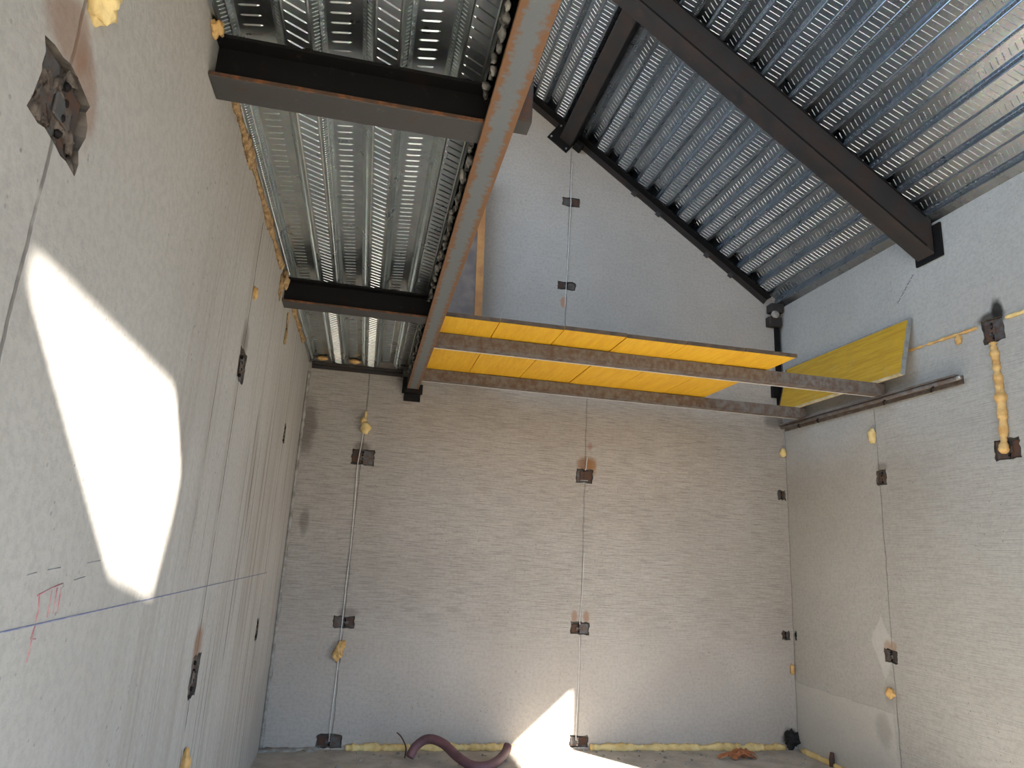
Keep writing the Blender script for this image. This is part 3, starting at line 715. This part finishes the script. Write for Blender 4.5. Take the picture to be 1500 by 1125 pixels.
# ------------------------------------------------------------------ cords, hose, floor clutter, wall marks
def cord(label, pts, r=0.006):
    P = []
    for a, c in zip(pts[:-1], pts[1:]):
        a, c = Vector(a), Vector(c)
        for i in range(12):
            p = a.lerp(c, i / 12); P.append(p + Vector((noise.noise(p * 2.5) * 0.008, 0, 0)))
    P.append(Vector(pts[-1]))
    return tag(MB().tube(P, r, 6).build('joint_cord', m_string, origin=pts[-1]), label, 'cord')
cord('white cord down the left joint of the back wall', [(0.545, -0.007, 2.58), (0.525, -0.007, 2.30), (0.535, -0.007, 1.4), (0.53, -0.007, 0.06)], 0.004)
cord('white cord on the upper gable joint', [(2.382, -0.006, 5.62), (2.375, -0.006, 4.8), (2.36, -0.006, 4.0)], 0.004)
cord('short white cord above the rust-haloed weld plate', [(2.625, -0.006, 2.53), (2.615, -0.006, 2.40)], 0.005)
cord('white cord down the lower middle joint of the back wall', [(2.62, -0.006, 1.65), (2.615, -0.006, 1.3), (2.605, -0.006, 1.02)], 0.0035)
cord('white cord from low weld plate to the floor in the sunlit patch', [(2.61, -0.006, 0.92), (2.61, -0.006, 0.5), (2.60, -0.006, 0.07)], 0.0035)

# rough mortar strip in the left back corner
P = [(0.012, -0.012, 0.0 + i * 0.04) for i in range(78)]
R = [0.016 + 0.010 * noise.noise(Vector((0, 0, i * 0.9))) + 0.006 * noise.noise(Vector((3, 0, i * 2.9))) for i in range(78)]
o = tag(MB().tube(P, R, 7).build('mortar_strip', m_mortar, origin=(0.012, -0.012, 0)), 'rough mortar strip up the left back corner', 'mortar')
b = MB(); r = random.Random(12)
for i in range(16):
    x = r.uniform(0.02, 0.42)
    b.blob((x, -r.uniform(0.0, 0.06), 0.002), (r.uniform(0.04, 0.1), r.uniform(0.03, 0.05), r.uniform(0.01, 0.022)), seed=i, amp=0.5, nu=10, nv=6)
tag(b.build('mortar_fillet', m_mortar, origin=(0.2, -0.03, 0)), 'low mortar smear on the floor along the left end of the back wall', 'mortar', kind='stuff')

def smooth_path(pts, n=8):
    P = [Vector(p) for p in pts]; out = []
    for i in range(len(P) - 1):
        p0, p1, p2, p3 = P[max(i - 1, 0)], P[i], P[i + 1], P[min(i + 2, len(P) - 1)]
        for k in range(n):
            t = k / n
            out.append(0.5 * ((2 * p1) + (p2 - p0) * t + (2 * p0 - 5 * p1 + 4 * p2 - p3) * t * t + (3 * p1 - p0 - 3 * p2 + p3) * t ** 3))
    out.append(P[-1]); return out
hp = smooth_path([(1.155, -0.33, 0.03), (1.20, -0.30, 0.10), (1.29, -0.31, 0.155), (1.40, -0.38, 0.14), (1.50, -0.50, 0.08), (1.60, -0.60, 0.045), (1.72, -0.60, 0.042), (1.84, -0.45, 0.045), (1.92, -0.30, 0.06), (1.945, -0.25, 0.09)], 10)
hr = [0.034 + 0.0012 * (i % 2) for i in range(len(hp))]
hs = thing('hose', (1.5, -0.5, 0.0), 'thick mauve rubber hose looping on the floor by the back wall', 'hose')
MB().tube(hp, hr, 14).build('tube', m_hose, hs)
MB().tube([hp[-1], hp[-1] + Vector((0.006, 0.004, 0.012))], 0.030, 12).build('cut_end', m_nearblack, hs)
tag(MB().tube(smooth_path([(1.125, -0.24, 0.0), (1.13, -0.22, 0.07), (1.09, -0.2, 0.14), (1.05, -0.2, 0.175)]), 0.006, 6).build('wire', m_plate_b, origin=(1.125, -0.24, 0)), 'thin brown wire sticking up beside the hose', 'wire')
# dried scrap on the floor
sc = thing('dried_scrap', (4.0, -0.25, 0), 'heap of curled rust-brown scrap on the floor near the right corner', 'scrap')
r = random.Random(9)
for i in range(11):
    x, y = 3.86 + r.uniform(0, 0.32), -0.25 + r.uniform(-0.07, 0.07); a = r.uniform(-0.5, 0.5); L = r.uniform(0.05, 0.10)
    pts = []; wv = r.uniform(0.012, 0.03)
    vs, fs = [], []
    for k in range(8):
        q = k / 7 - 0.5; zz = 0.012 + 0.045 * (0.25 - q * q) * 4 * r.uniform(0.5, 1)
        cx_, cy_ = x + q * L * 2 * math.cos(a), y + q * L * 2 * math.sin(a)
        for sgn in (-1, 1):
            for th in (0, 0.004):
                vs.append((cx_ - sgn * wv * math.sin(a), cy_ + sgn * wv * math.cos(a), zz + th + sgn * 0.006))
    for k in range(7):
        c0, c1 = k * 4, k * 4 + 4
        fs += [(c0, c0 + 2, c1 + 2, c1), (c0 + 1, c1 + 1, c1 + 3, c0 + 3), (c0, c1, c1 + 1, c0 + 1), (c0 + 2, c0 + 3, c1 + 3, c1 + 2)]
    fs += [(0, 1, 3, 2), (28, 30, 31, 29)]
    MB().add(vs, fs).build('curl', m_leaf, sc)
tag(MB().tube([(4.69, -0.535, 0.0), (4.695, -0.53, 0.06), (4.70, -0.53, 0.11)], [0.022, 0.024, 0.016], 8).build('steel_pin', m_plate_b, origin=(4.69, -0.53, 0)), 'brown stub pin upright on the floor by the right wall', 'pin')
b = MB(); r = random.Random(21)
for i in range(90):
    x, y = r.uniform(0.5, 4.6), -abs(r.gauss(0.05, 0.28)) - 0.05
    s = r.uniform(0.004, 0.014)
    b.blob((x, y, s * 0.4), (s, s, s * 0.7), seed=i, amp=0.8, nu=7, nv=5)
tag(b.build('mortar_crumbs', m_mortar, origin=(2, -0.3, 0)), 'scattered mortar crumbs on the floor along the back wall', 'rubble', kind='stuff')

def mark(name, label, strokes, mat, r=0.0022, cat='mark'):
    if len(strokes) == 1:
        return tag(MB().tube(strokes[0], r, 5).build(name, mat, origin=strokes[0][0]), label, cat)
    o = thing(name, strokes[0][0], label, cat)
    for s in strokes: MB().tube(s, r, 5).build('stroke', mat, o)
    return o
mark('chalk_line', 'long blue chalk line snapped level across the left wall', [[(0.0005, -5.9, 1.424), (0.0005, -4.716, 1.412), (0.0005, -1.0, 1.382)]], m_blue, 0.0019)
X = 0.0006
mark('red_pencil_marks', 'red pencil scribble on the left wall above the blue chalk line',
     [[(X, -4.595, 1.468), (X, -4.53, 1.480), (X, -4.48, 1.486)], [(X, -4.587, 1.471), (X, -4.575, 1.44), (X, -4.578, 1.415)], [(X, -4.575, 1.412), (X, -4.585, 1.385), (X, -4.56, 1.382)],
      [(X, -4.53, 1.474), (X, -4.526, 1.42)], [(X, -4.505, 1.478), (X, -4.50, 1.425)], [(X, -4.485, 1.478), (X, -4.478, 1.425)], [(X, -4.578, 1.405), (X, -4.58, 1.34)]], m_red, 0.0015)
mark('pencil_marks', 'faint grey pencil strokes on the left wall above the red scribble',
     [[(X, -4.658, 1.51), (X, -4.62, 1.514)], [(X, -4.57, 1.517), (X, -4.51, 1.520)], [(X, -4.36, 1.526), (X, -4.28, 1.53)], [(X, -4.42, 1.49), (X, -4.36, 1.495)], [(X, -4.16, 1.53), (X, -4.13, 1.534)]], m_pencil, 0.0012)
mark('pencil_scribble', 'faint violet pencil scribble on the right wall below the rafter end',
     [[(W - X, -1.835 + 0.0063 * i + (0.011 if i % 2 else -0.011), 3.942 - 0.006 * i + (0.006 if i % 3 else -0.008)) for i in range(31)]], m_violet, 0.0016)
